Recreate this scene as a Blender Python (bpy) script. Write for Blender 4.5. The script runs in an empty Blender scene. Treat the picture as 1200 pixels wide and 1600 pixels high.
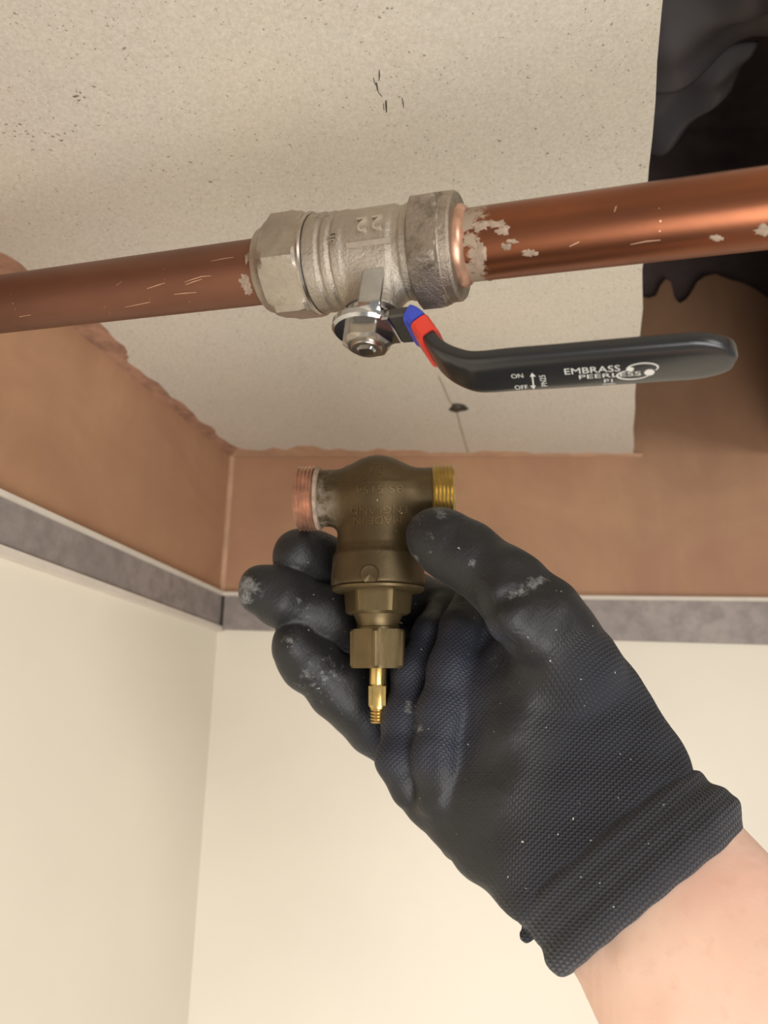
import bpy, bmesh, math, random
import numpy as np
from mathutils import Vector, Matrix
random.seed(4)
rng = np.random.default_rng(7)
scene = bpy.context.scene
C = scene.collection

# ---------------------------------------------------------------- camera
FOC = 1155.0                               # focal length in pixels of the 1200 x 1600 frame
PITCH = math.radians(19.323)
CAM = Vector((0.0, 0.0, 1.70))
cX = Vector((1, 0, 0)); cF = Vector((0, math.cos(PITCH), math.sin(PITCH))); cU = Vector((0, -math.sin(PITCH), math.cos(PITCH)))
cam_d = bpy.data.cameras.new('camera'); cam = bpy.data.objects.new('camera', cam_d); C.objects.link(cam)
cam.location = CAM; cam.rotation_euler = (math.pi/2 + PITCH, 0, 0)
cam_d.sensor_fit = 'VERTICAL'; cam_d.sensor_height = 36.0; cam_d.lens = 36.0*FOC/1600.0
cam_d.clip_start = 0.01; cam_d.clip_end = 50
cam_d.dof.use_dof = True; cam_d.dof.focus_distance = 0.268; cam_d.dof.aperture_fstop = 13.0
scene.camera = cam

# ---------------------------------------------------------------- world, lights, exposure
world = bpy.data.worlds.new('room_light'); scene.world = world; world.use_nodes = True
bg = world.node_tree.nodes['Background']; bg.inputs[0].default_value = (1.0, 0.97, 0.93, 1); bg.inputs[1].default_value = 0.40
def area(name, loc, target, size, size_y, power, color):
    l = bpy.data.lights.new(name, 'AREA'); l.shape = 'RECTANGLE'; l.size = size; l.size_y = size_y; l.energy = power; l.color = color
    o = bpy.data.objects.new(name, l); C.objects.link(o); o.location = loc
    o.rotation_euler = (Vector(target) - Vector(loc)).to_track_quat('-Z', 'Y').to_euler()
    return o
area('window_light', (0.95, -1.5, 1.80), (0.0, 0.4, 1.6), 0.75, 0.5, 12.0, (1.0, 0.97, 0.94))
area('work_lamp_light', (0.12, -0.16, 1.34), (-0.14, 0.5, 1.62), 0.42, 0.42, 4.0, (1.0, 0.975, 0.94))
vs = scene.view_settings
vs.view_transform = 'Standard'; vs.look = 'None'; vs.exposure = 0.0; vs.gamma = 1.0; vs.use_curve_mapping = False

def at(px, py, d):                        # point seen at a pixel, d metres in front of the camera
    return CAM + cX*((px-600)/FOC*d) + cU*((800-py)/FOC*d) + cF*d
def ray(px, py): return cX*((px-600)/FOC) + cU*((800-py)/FOC) + cF

# ---------------------------------------------------------------- materials
def srgb(r, g, b):
    def l(c):
        c /= 255.0
        return c/12.92 if c <= 0.04045 else ((c+0.055)/1.055)**2.4
    return (l(r), l(g), l(b), 1.0)
class NT:
    def __init__(s, name):
        s.m = bpy.data.materials.new(name); s.m.use_nodes = True
        s.t = s.m.node_tree; s.b = s.t.nodes['Principled BSDF']
    def n(s, kind, **kw):
        nd = s.t.nodes.new(kind)
        for k, v in kw.items(): setattr(nd, k, v)
        return nd
    def ln(s, a, b): s.t.links.new(a, b)
    def put(s, sock, v):
        if hasattr(v, 'is_output') or isinstance(v, bpy.types.NodeSocket): s.ln(v, sock)
        else: sock.default_value = v
    def coord(s, scale=(1, 1, 1)):
        tc = s.n('ShaderNodeTexCoord'); mp = s.n('ShaderNodeMapping'); mp.inputs['Scale'].default_value = scale
        s.ln(tc.outputs['Object'], mp.inputs[0]); return mp.outputs[0]
    def noise(s, scale, detail=4, rough=0.6, vec=None, dist=0.0):
        nd = s.n('ShaderNodeTexNoise'); nd.inputs['Scale'].default_value = scale; nd.inputs['Detail'].default_value = detail
        nd.inputs['Roughness'].default_value = rough; nd.inputs['Distortion'].default_value = dist
        s.ln(vec if vec is not None else s.coord(), nd.inputs['Vector']); return nd.outputs['Fac']
    def ramp(s, v, a, b, lo=0.0, hi=1.0):
        nd = s.n('ShaderNodeMapRange'); s.put(nd.inputs[0], v)
        for i, x in zip((1, 2, 3, 4), (a, b, lo, hi)): nd.inputs[i].default_value = x
        return nd.outputs[0]
    def mix(s, f, a, b):
        nd = s.n('ShaderNodeMix', data_type='RGBA'); s.put(nd.inputs[0], f); s.put(nd.inputs[6], a); s.put(nd.inputs[7], b); return nd.outputs[2]
    def math(s, op, a, b=0.0):
        nd = s.n('ShaderNodeMath', operation=op); s.put(nd.inputs[0], a); s.put(nd.inputs[1], b); return nd.outputs[0]
    def attr(s, name): return s.n('ShaderNodeAttribute', attribute_name=name).outputs['Fac']
    def bump(s, h, strength, dist):
        nd = s.n('ShaderNodeBump'); nd.inputs['Strength'].default_value = strength; nd.inputs['Distance'].default_value = dist
        s.ln(h, nd.inputs['Height']); s.ln(nd.outputs[0], s.b.inputs['Normal'])
    def set(s, col=None, rough=None, metal=None, **kw):
        if col is not None: s.put(s.b.inputs['Base Color'], col)
        if rough is not None: s.put(s.b.inputs['Roughness'], rough)
        if metal is not None: s.put(s.b.inputs['Metallic'], metal)
        for k, v in kw.items(): s.put(s.b.inputs[k.replace('_', ' ')], v)
        return s.m
M = {}
def simple(key, col, rough=0.5, metal=0.0, var=0.25, nscale=60, bump=0.0, bscale=400, bdist=0.0004, **kw):
    t = NT(key); f = t.ramp(t.noise(nscale), 0.3, 0.7)
    c1 = tuple(x*(1-var) for x in col[:3]) + (1,); c2 = tuple(min(1, x*(1+var)) for x in col[:3]) + (1,)
    t.set(t.mix(f, c1, c2), rough, metal, **kw)
    if bump: t.bump(t.noise(bscale, 3), bump, bdist)
    M[key] = t.m; return t.m
# chipboard ceiling panel: grey beige with fibres, specks
t = NT('board'); big = t.ramp(t.noise(9, 4), 0.35, 0.7); fine = t.ramp(t.noise(560, 6, 0.8), 0.3, 0.7); spk = t.math('MULTIPLY', t.ramp(t.noise(620, 2, 0.55), 0.66, 0.74), 0.8); grime = t.ramp(t.noise(26, 6, 0.75), 0.62, 0.80, 0, 0.35)
c = t.mix(fine, srgb(190, 181, 166), srgb(220, 212, 199)); c = t.mix(big, c, t.mix(fine, srgb(200, 189, 169), srgb(224, 215, 198)))
c = t.mix(grime, c, srgb(165, 150, 126)); c = t.mix(spk, c, srgb(128, 114, 94)); t.set(c, 0.85); t.bump(t.noise(600, 5, 0.75), 0.25, 0.0006); M['board'] = t.m
# bare pink-brown plaster
t = NT('plaster'); f1 = t.ramp(t.noise(7, 5, 0.65, dist=1.2), 0.32, 0.68); f2 = t.ramp(t.noise(38, 5, 0.6, t.coord((1, 1, 0.25))), 0.3, 0.75)
c = t.mix(f1, srgb(164, 122, 92), srgb(182, 141, 107)); c = t.mix(t.math('MULTIPLY', f2, 0.5), c, srgb(160, 118, 94)); t.set(c, 0.62); t.bump(t.noise(60, 5), 0.15, 0.002); M['plaster'] = t.m
simple('plaster_dark', srgb(164, 124, 100), 0.75, var=0.3, nscale=90, bump=0.3, bscale=150, bdist=0.001)
simple('caulk', srgb(190, 152, 122), 0.8, var=0.15, nscale=40)
simple('cream', srgb(227, 218, 200), 0.45, var=0.03, nscale=6, bump=0.05, bscale=25, bdist=0.002)
simple('white_trim', srgb(208, 198, 184), 0.5, var=0.06)
t = NT('galvanised'); f = t.ramp(t.noise(85, 3, 0.6), 0.35, 0.62); g = t.ramp(t.noise(12, 2), 0.4, 0.6)
t.set(t.mix(f, srgb(136, 127, 122), t.mix(g, srgb(160, 148, 142), srgb(150, 140, 136))), 0.55, 0.25); M['galvanised'] = t.m
simple('void', srgb(104, 88, 84), 0.9, var=0.4, nscale=14)
simple('membrane', srgb(96, 92, 94), 0.5, var=0.15, nscale=20)
simple('black_mark', srgb(70, 60, 48), 0.9, var=0.3)
simple('grime', srgb(138, 124, 104), 0.9, var=0.3)
simple('pencil', srgb(176, 162, 134), 0.9, var=0.1)
# nickel plated cast brass
def nickel(key, dark, light, rough, bs, dirt=0.60):
    t = NT(key); f = t.ramp(t.noise(45, 5, 0.65), 0.3, 0.7); d = t.ramp(t.noise(110, 5, 0.7), dirt, dirt+0.14, 0, 0.7)
    c = t.mix(f, dark, light); c = t.mix(d, c, srgb(96, 84, 70)); t.set(c, t.ramp(f, 0, 1, rough+0.08, rough-0.05), 0.88); t.bump(t.noise(800, 4, 0.75), bs, 0.0007); M[key] = t.m
nickel('nickel', srgb(150, 140, 128), srgb(186, 176, 162), 0.42, 0.6)
nickel('nickel_nut', srgb(150, 140, 128), srgb(190, 180, 166), 0.34, 0.4)
nickel('nickel_dirty', srgb(132, 121, 108), srgb(174, 162, 148), 0.40, 0.6, 0.53)
simple('chrome', srgb(186, 186, 186), 0.14, 1.0, var=0.12, nscale=120)
simple('chrome_dull', srgb(200, 190, 176), 0.38, 0.8, var=0.1, nscale=300)
simple('steel', srgb(176, 168, 158), 0.26, 1.0, var=0.15, nscale=200)
simple('plate_dark', srgb(84, 82, 78), 0.42, 0.7, var=0.2)
t = NT('black_dip'); t.set(srgb(30, 30, 31), 0.27, 0.0, Coat_Weight=0.25, Coat_Roughness=0.2); t.bump(t.noise(160, 3), 0.06, 0.0006); M['black_dip'] = t.m
simple('blue_tape', srgb(52, 70, 178), 0.38, var=0.08)
simple('red_tape', srgb(206, 58, 44), 0.36, var=0.08)
simple('print_white', srgb(206, 204, 198), 0.6, var=0.05)
# copper: x is along the pipe, in metres from the valve centre
def copper(key, base, bright, rough, metal, flux):
    t = NT(key); f = t.ramp(t.noise(22, 5, 0.6, t.coord((0.5, 1, 1))), 0.3, 0.72); st = t.ramp(t.noise(240, 4, 0.6, t.coord((0.06, 1, 1))), 0.35, 0.75)
    c = t.mix(f, base, bright); c = t.mix(t.math('MULTIPLY', st, 0.35), c, base)
    r = t.ramp(f, 0, 1, rough+0.1, rough-0.05)
    tc = t.n('ShaderNodeTexCoord'); sp = t.n('ShaderNodeSeparateXYZ'); t.ln(tc.outputs['Object'], sp.inputs[0])
    for (x0, x1, thr, col, sc) in flux:
        near = t.ramp(sp.outputs[0], x0, x1, 1.0, 0.0)
        m = t.ramp(t.math('ADD', t.noise(sc, 6, 0.7), t.math('MULTIPLY', near, 0.45)), thr, thr+0.05)
        c = t.mix(m, c, col); r = t.math('ADD', r, t.math('MULTIPLY', m, 0.35))
        metal = t.math('MULTIPLY', metal, t.math('SUBTRACT', 1.0, m))
    t.set(c, r, metal); t.bump(t.noise(500, 3), 0.05, 0.0003); M[key] = t.m
copper('copper_dull', srgb(108, 72, 56), srgb(132, 89, 69), 0.40, 0.75, [(-0.047, -0.039, 2.0, srgb(200, 190, 182), 300)])
copper('copper_bright', srgb(106, 66, 48), srgb(154, 93, 62), 0.32, 0.88, [(0.036, 0.048, 0.86, srgb(150, 132, 112), 170), (0.0325, 0.0345, 0.80, srgb(178, 118, 96), 120)])
simple('flux', srgb(150, 130, 112), 0.8, var=0.3, nscale=400, bump=0.5, bscale=900)
simple('scratch', srgb(222, 176, 148), 0.35, 0.7, var=0.1)
# brass of the old valve
t = NT('brass_old'); f = t.ramp(t.noise(35, 5, 0.65), 0.3, 0.7); sp = t.ramp(t.noise(420, 2, 0.5), 0.735, 0.76)
tc = t.n('ShaderNodeTexCoord'); sx = t.n('ShaderNodeSeparateXYZ'); t.ln(tc.outputs['Object'], sx.inputs[0])
pale = t.math('MULTIPLY', t.ramp(sx.outputs[0], -0.024, -0.014, 1, 0), t.ramp(t.noise(160, 5, 0.7), 0.42, 0.62))
c = t.mix(f, srgb(72, 60, 39), srgb(94, 78, 53)); c = t.mix(pale, c, srgb(132, 120, 106)); c = t.mix(sp, c, srgb(220, 200, 150))
t.set(c, t.math('ADD', 0.46, t.math('MULTIPLY', pale, 0.3)), t.math('SUBTRACT', 0.7, t.math('MULTIPLY', pale, 0.5))); t.bump(t.noise(650, 4, 0.7), 0.22, 0.0004); M['brass_old'] = t.m
simple('brass_gland', srgb(108, 92, 63), 0.42, 0.75, var=0.14, nscale=70, bump=0.15, bscale=500, bdist=0.0003)
simple('brass_bright', srgb(206, 174, 108), 0.25, 0.95, var=0.18, nscale=260)
simple('brass_thread', srgb(190, 166, 104), 0.30, 0.8, var=0.2, nscale=150)
simple('copper_thread', srgb(188, 146, 122), 0.34, 0.65, var=0.35, nscale=150)
simple('brass_letter', srgb(106, 88, 58), 0.45, 0.7, var=0.1)
# glove
def glove_mat(key, cuff):
    t = NT(key); ku = t.attr('knit_u'); kv = t.attr('knit_v'); kn = t.attr('knit'); du = t.attr('dust'); bl = t.attr('blue')
    row = t.math('SINE', t.math('MULTIPLY', ku, 2*math.pi/1.45))
    zig = t.math('MULTIPLY', t.math('ABSOLUTE', t.math('SUBTRACT', t.math('FRACT', t.math('MULTIPLY', kv, 1/1.5)), 0.5)), 2.0)
    row2 = t.math('SINE', t.math('ADD', t.math('MULTIPLY', ku, 2*math.pi/1.45), t.math('MULTIPLY', zig, 2.4)))
    col = t.math('SINE', t.math('MULTIPLY', kv, 2*math.pi/1.5))
    knit = t.math('ADD', row2, t.math('MULTIPLY', col, 0.6))
    h = t.math('ADD', t.math('MULTIPLY', knit, kn), t.math('ADD', t.math('MULTIPLY', t.noise(420, 4, 0.6), 0.8), t.math('MULTIPLY', t.noise(70, 3, 0.5, dist=0.6), 3.0)))
    t.bump(h, 0.6, 0.00045)
    c = t.mix(kn, srgb(26, 25, 25), srgb(32, 32, 36)); c = t.mix(bl, c, srgb(33, 36, 48))
    hi = t.math('MULTIPLY', t.ramp(knit, 0.5, 1.5), kn); c = t.mix(t.math('MULTIPLY', hi, 0.5), c, srgb(66, 70, 82))
    dn = t.ramp(t.math('ADD', t.noise(300, 6, 0.75), t.math('MULTIPLY', du, 0.36)), 0.70, 0.95); c = t.mix(t.math('MULTIPLY', dn, 0.75), c, srgb(140, 140, 138))
    sp = t.ramp(t.noise(620, 1, 0.4), 0.79, 0.81); c = t.mix(sp, c, srgb(180, 176, 166))
    t.set(c, t.ramp(kn, 0, 1, 0.48, 0.78), 0.0, Specular_IOR_Level=0.42, Sheen_Weight=0.12 if cuff else 0.05); M[key] = t.m
glove_mat('glove', False); glove_mat('glove_cuff', True)
t = NT('skin'); f = t.ramp(t.noise(26, 5, 0.6), 0.3, 0.7); v = t.ramp(t.noise(14, 3, 0.5, t.coord((1, 0.35, 1))), 0.52, 0.7)
c = t.mix(f, srgb(234, 194, 172), srgb(242, 208, 188)); c = t.mix(t.math('MULTIPLY', v, 0.6), c, srgb(226, 170, 152)); c = t.mix(t.ramp(t.noise(160, 4, 0.6), 0.55, 0.75, 0, 0.25), c, srgb(214, 156, 134))
t.set(c, 0.5, 0.0, Subsurface_Weight=0.25, Subsurface_Radius=(0.006, 0.002, 0.001), Subsurface_Scale=0.6); t.bump(t.noise(700, 4), 0.12, 0.0004); M['skin'] = t.m

# ---------------------------------------------------------------- object helpers
def link(name, me, mat, parent=None, smooth=False):
    o = bpy.data.objects.new(name, me); C.objects.link(o)
    if mat: me.materials.append(M[mat])
    if smooth is True: me.shade_smooth()
    elif smooth: me.shade_smooth(); me.set_sharp_from_angle(angle=math.radians(smooth))
    if parent: o.parent = parent
    return o
def mesh(name, V, Fc, mat, parent=None, smooth=False, scale=0.001):
    me = bpy.data.meshes.new(name)
    me.from_pydata([tuple(float(x)*scale for x in v) for v in V], [], Fc)
    bm = bmesh.new(); bm.from_mesh(me); bmesh.ops.recalc_face_normals(bm, faces=bm.faces); bm.to_mesh(me); bm.free()
    return link(name, me, mat, parent, smooth)
def thing(name, label, cat, mw, group=None):
    o = bpy.data.objects.new(name, None); C.objects.link(o); o.empty_display_size = 0.01; o.matrix_world = mw
    o['label'] = label; o['category'] = cat
    if group: o['group'] = group
    return o
def frame(x, y, z, o): return Matrix(((x[0], y[0], z[0], o[0]), (x[1], y[1], z[1], o[1]), (x[2], y[2], z[2], o[2]), (0, 0, 0, 1)))
def prism(name, poly, dirv, mat, parent=None, smooth=False, scale=1.0):
    n = len(poly); d = Vector(dirv)
    V = [Vector(p) for p in poly] + [Vector(p)+d for p in poly]
    F = [tuple(range(n)), tuple(range(2*n-1, n-1, -1))] + [(i, (i+1) % n, n+(i+1) % n, n+i) for i in range(n)]
    return mesh(name, V, F, mat, parent, smooth, scale)
def structure(o): o['kind'] = 'structure'; return o
def turned(name, prof, rf, axis, mat, parent, n=72, smooth=35, off=(0, 0, 0), cap=True, a0=0.0):
    """profile [(s, r)] in mm turned round an axis; rf(r, s, angle) may reshape the radius (hexagons)"""
    V, F = [], []
    for s, r in prof:
        for i in range(n):
            a = a0+2*math.pi*i/n; q = rf(r, s, a) if rf else r
            u, v = q*math.cos(a), q*math.sin(a)
            p = {'x': (s, u, v), 'z': (u, v, s)}[axis]
            V.append((p[0]+off[0], p[1]+off[1], p[2]+off[2]))
    for j in range(len(prof)-1):
        for i in range(n): F.append((j*n+i, j*n+(i+1) % n, (j+1)*n+(i+1) % n, (j+1)*n+i))
    if cap: F.append(tuple(range(n))[::-1]); F.append(tuple(range((len(prof)-1)*n, len(prof)*n)))
    return mesh(name, V, F, mat, parent, smooth)
def hexr(af, phase=0.0):
    def f(r, s, a):
        q = (a - phase) % (math.pi/3) - math.pi/6
        return min(r, af/2/math.cos(q))
    return f
def text_mesh(body, size, extrude=0.0, res=3, space=1.0):
    cu = bpy.data.curves.new('lettering', 'FONT'); cu.body = body; cu.size = size; cu.extrude = extrude; cu.align_x = 'CENTER'; cu.align_y = 'CENTER'; cu.resolution_u = res; cu.space_character = space
    o = bpy.data.objects.new('lettering', cu); C.objects.link(o); bpy.context.view_layer.update()
    me = bpy.data.meshes.new_from_object(o.evaluated_get(bpy.context.evaluated_depsgraph_get()))
    bpy.data.objects.remove(o); bpy.data.curves.remove(cu); return me
def lettering(body, size, fn, mat, parent, extrude=0.0, sx=1.0, name='lettering', space=1.0, bold=0.0):
    me = text_mesh(body, size, extrude, space=space)
    for v in me.vertices: v.co = Vector(fn(v.co.x*sx, v.co.y, v.co.z))*0.001
    return link(name, me, mat, parent)
# --- signed distance modelling (numpy) with naive surface nets
def smin(a, b, k):
    h = np.maximum(k-np.abs(a-b), 0)/k
    return np.minimum(a, b)-h*h*k*0.25
def smax(a, b, k): return -smin(-a, -b, k)
def cone_seg(P, a, b, ra, rb):
    a = np.asarray(a, np.float32); b = np.asarray(b, np.float32); ab = b-a
    t = np.clip(((P-a)@ab)/max(float(ab@ab), 1e-9), 0, 1)
    return np.linalg.norm(P-a-t[..., None]*ab, axis=-1)-(ra+t*(rb-ra))
def chain(P, pts, k=3.0):
    d = None
    for (a, ra), (b, rb) in zip(pts[:-1], pts[1:]):
        e = cone_seg(P, a, b, ra, rb); d = e if d is None else smin(d, e, k)
    return d
def nets(fun, lo, hi, h):
    lo = np.array(lo, np.float32); n = np.ceil((np.array(hi)-lo)/h).astype(int)+1
    D = np.empty(n, np.float32); ys = lo[1]+h*np.arange(n[1]); zs = lo[2]+h*np.arange(n[2])
    for i0 in range(0, n[0], 16):
        xs = lo[0]+h*np.arange(i0, min(i0+16, n[0]))
        D[i0:i0+16] = fun(np.stack(np.meshgrid(xs, ys, zs, indexing='ij'), -1).astype(np.float32))
    s = D < 0
    co = [(i, j, k) for i in (0, 1) for j in (0, 1) for k in (0, 1)]
    def sub(A, c): return A[c[0]:A.shape[0]-1+c[0], c[1]:A.shape[1]-1+c[1], c[2]:A.shape[2]-1+c[2]]
    cnt = sum(sub(s, c).astype(np.int8) for c in co); act = (cnt > 0) & (cnt < 8)
    idx = -np.ones(act.shape, np.int64); cell = np.argwhere(act); idx[act] = np.arange(len(cell))
    acc = np.zeros((len(cell), 3)); num = np.zeros(len(cell))
    val = {c: D[cell[:, 0]+c[0], cell[:, 1]+c[1], cell[:, 2]+c[2]] for c in co}
    for c in co:
        for ax in range(3):
            if c[ax] == 0:
                e = list(c); e[ax] = 1; a, b = val[c], val[tuple(e)]
                x = (a < 0) != (b < 0); t = np.where(x, a/np.where(x, a-b, 1), 0)
                p = np.array(c, float)[None, :]*np.ones((len(cell), 1)); p[:, ax] += t
                acc += p*x[:, None]; num += x
    V = lo+h*(cell+acc/num[:, None]); Q = []
    for ax in range(3):
        b, c = [(1, 2), (2, 0), (0, 1)][ax]
        A = np.take(s, range(s.shape[ax]-1), ax); B = np.take(s, range(1, s.shape[ax]), ax)
        e = np.argwhere(A != B); keep = (e[:, b] > 0) & (e[:, c] > 0) & (e[:, b] < s.shape[b]-1) & (e[:, c] < s.shape[c]-1); e = e[keep]
        fl = A[e[:, 0], e[:, 1], e[:, 2]]; q = []
        for db, dc in ((-1, -1), (0, -1), (0, 0), (-1, 0)):
            g = e.copy(); g[:, b] += db; g[:, c] += dc; q.append(idx[g[:, 0], g[:, 1], g[:, 2]])
        q = np.stack(q, 1); q[~fl] = q[~fl][:, ::-1]; Q.append(q)
    return V, np.concatenate(Q)
def sdf_object(name, fun, lo, hi, h, mat, parent, smooth=True):
    V, Q = nets(fun, lo, hi, h)
    me = bpy.data.meshes.new(name); me.from_pydata((V*0.001).tolist(), [], Q.tolist())
    return link(name, me, mat, parent, smooth), V
def surface_hit(fun, p0, d, far):         # first point of a distance field along a line
    p0 = np.array(p0, np.float32); d = np.array(d, np.float32); t = 0.0
    for _ in range(60):
        e = float(fun((p0+d*t)[None])[0]); t += e*0.8
        if abs(e) < 0.01 or t > far: break
    return p0+d*t

# ---------------------------------------------------------------- the setting
YB = 0.62; HB = CAM.z+0.272                         # back wall, underside of the ceiling board
def on_back(px, py, y=YB): r = ray(px, py); return CAM+r*(y/r.y)
def on_board(px, py, z=HB): r = ray(px, py); return CAM+r*((z-CAM.z)/r.z)
corner = on_back(343, 940); XC = corner.x
dl = Vector((-math.sin(math.radians(16.3)), -math.cos(math.radians(16.3)), 0))      # left wall runs this way towards the viewer
nl = Vector((dl.y, -dl.x, 0)) * -1                                                   # out of the left wall, into the recess
if nl.x < 0: nl = -nl
cz = Vector((XC, YB, 0))
def zrow(px, py): return on_back(px, py).z
ZS1, ZS0 = zrow(343, 932), zrow(343, 984)
FAR = 1.15; XR = 0.72
def wall_slab(name, p, q, z0, z1, back, mat):
    p, q = Vector(p), Vector(q)
    return structure(prism(name, [(p.x, p.y, z0), (q.x, q.y, z0), (q.x, q.y, z1), (p.x, p.y, z1)], back, mat))
pL = cz+dl*FAR
lw_up = wall_slab('wall_left_upper', cz, pL, ZS0+0.001, HB+0.004, -nl*0.05, 'plaster')
lw_lo = wall_slab('wall_left_lower', cz, pL, 0.6, ZS0, -nl*0.05, 'cream')
bw_lo = wall_slab('wall_back_lower', cz, (XR, YB, 0), 0.6, ZS0+0.006, (0, 0.05, 0), 'cream')
# the back wall's plaster reaches up behind the board to a ragged edge in the dark void
rag = [(1330, 470), (1260, 462), (1200, 466), (1180, 452), (1160, 442), (1138, 436), (1118, 428), (1102, 432), (1090, 440), (1080, 458), (1072, 468), (1062, 474), (1054, 466), (1048, 440), (1040, 436), (1032, 446), (1026, 462), (1014, 466), (996, 462), (960, 470)]
poly = [Vector((XC, YB, ZS0+0.006)), Vector((XR, YB, ZS0+0.006))] + [on_back(*p) for p in rag] + [Vector((on_back(960, 470).x, YB, HB+0.004)), Vector((XC, YB, HB+0.004))]
poly[2].x = XR
bw_up = structure(prism('wall_back_upper', poly, (0, 0.012, 0), 'plaster'))
structure(prism('wall_void', [(XC, YB+0.013, HB-0.02), (XR, YB+0.013, HB-0.02), (XR, YB+0.013, HB+0.40), (XC, YB+0.013, HB+0.40)], (0, 0.04, 0), 'void'))
structure(prism('wall_void_side', [(XR, -0.5, HB), (XR, YB+0.013, HB), (XR, YB+0.013, HB+0.40), (XR, -0.5, HB+0.40)], (0.03, 0, 0), 'void'))
structure(prism('wall_void_front', [(-0.6, -0.5, HB+0.013), (XR, -0.5, HB+0.013), (XR, -0.5, HB+0.40), (-0.6, -0.5, HB+0.40)], (0, -0.03, 0), 'void'))
structure(prism('ceiling_void', [(-0.6, -0.5, HB+0.401), (XR, -0.5, HB+0.401), (XR, YB+0.05, HB+0.401), (-0.6, YB+0.05, HB+0.401)], (0, 0, 0.03), 'void'))
# ceiling board with a slightly worn right-hand edge
e1 = on_board(985, 715); ed = (on_board(1025, 0)-e1).normalized(); e1.y = YB-0.001
edge = []
for i in range(61):
    q = e1+ed*(i/60*1.18); w = 0.0006*math.sin(i*1.7)+0.0007*math.sin(i*0.61+1)+random.uniform(-.0004, .0004)
    edge.append(Vector((q.x+w, q.y, HB)))
far_l = cz+dl*FAR
board = structure(prism('ceiling', [Vector((XC, YB-0.001, HB))]+edge+[Vector((far_l.x, far_l.y, HB))], (0, 0, 0.012), 'board'))
off = Vector((0.072, 0, 0)); r0 = on_board(1200, 0)+Vector((0.022, 0, 0)); r1 = Vector((on_board(1200, 690).x+0.03, YB-0.001, HB)); fr = on_board(1100, -25).y
structure(prism('light_blocker_right', [r0, r1, Vector((XR, YB-0.001, HB)), Vector((XR, r0.y, HB))], (0, 0, 0.012), 'board'))  # unseen board added to narrow the opening and keep the void dark
q0 = e1+ed*((fr-e1.y)/ed.y); q1 = e1+ed*((-0.48-e1.y)/ed.y)
structure(prism('light_blocker_front', [(q0.x+.002, fr, HB), (XR, fr, HB), (XR, -0.5, HB), (q1.x+.002, -0.5, HB)], (0, 0, 0.012), 'board'))  # unseen board overhead, added to block light from behind reaching the void
# marks on the board
def board_mark(name, pts, wid, mat, lift=0.0002):
    P = [on_board(*p, HB-lift) for p in pts]; V, F = [], []
    for i, p in enumerate(P):
        a = P[max(i-1, 0)]; b = P[min(i+1, len(P)-1)]; t = (b-a).normalized(); n = Vector((-t.y, t.x, 0))
        w = wid[i] if isinstance(wid, (list, tuple)) else wid
        V += [p+n*w, p-n*w]
    for i in range(len(P)-1): F.append((2*i, 2*i+1, 2*i+3, 2*i+2))
    me = bpy.data.meshes.new(name); me.from_pydata([tuple(v) for v in V], [], F)
    o = link(name, me, mat, board); return o
for pts, w in [([(592.5, 109), (592.8, 118), (592, 127)], (.00012, .0003, .0001)), ([(583.5, 121), (585, 129), (587, 133)], .00016), ([(588, 129), (589.5, 138), (591, 144)], (.0003, .0003, .00012)),
               ([(591, 144), (594, 148), (597, 151)], .00016), ([(603, 157), (603.3, 165), (604, 176)], (.0003, .0004, .0002)), ([(599, 162), (600, 172)], .00014), ([(628, 152), (630, 162), (631, 169)], (.00012, .00022, .0001))]:
    board_mark('scuff_mark', pts, w, 'black_mark')
hole = on_board(716, 637); hv = []
hw = turned('screw_hole', [(0.0, 7.2), (-0.5, 6.4), (-0.6, 4.6), (0.05, 4.2), (1.5, 3.6)], lambda r, s, a: r*(1+0.12*math.sin(3*a+1)+0.08*math.sin(5*a)), 'z', 'black_mark', board, n=24)
hw.location = (hole.x, hole.y, HB-0.0004)
hs = turned('screw_head', [(-0.9, 3.8), (-0.2, 4.2), (0.4, 3.0)], lambda r, s, a: r*(1+0.1*math.sin(2*a)), 'z', 'plate_dark', hw, n=20)
board_mark('pencil_line', [(685, 588), (693, 605), (702, 626), (709, 634)], .0007, 'pencil'); board_mark('pencil_line', [(714, 645), (719, 665), (726, 690), (733, 712)], .0007, 'pencil')
gr = random.Random(5)
for cx, cy, sp, n in ((62, 208, 26, 16), (12, 206, 10, 6), (132, 143, 14, 8), (300, 262, 30, 5), (1000, 258, 5, 3), (815, 225, 40, 5)):
    for _ in range(n):
        x, y = cx+gr.gauss(0, sp), cy+gr.gauss(0, sp*0.45); l = gr.uniform(1.0, 4.0)
        board_mark('grime_fleck', [(x-l, y-l*gr.uniform(-.6, .6)), (x, y), (x+l, y+l*gr.uniform(-.6, .6))], (.00008, gr.uniform(.0002, .0005), .0001), 'grime')
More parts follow.
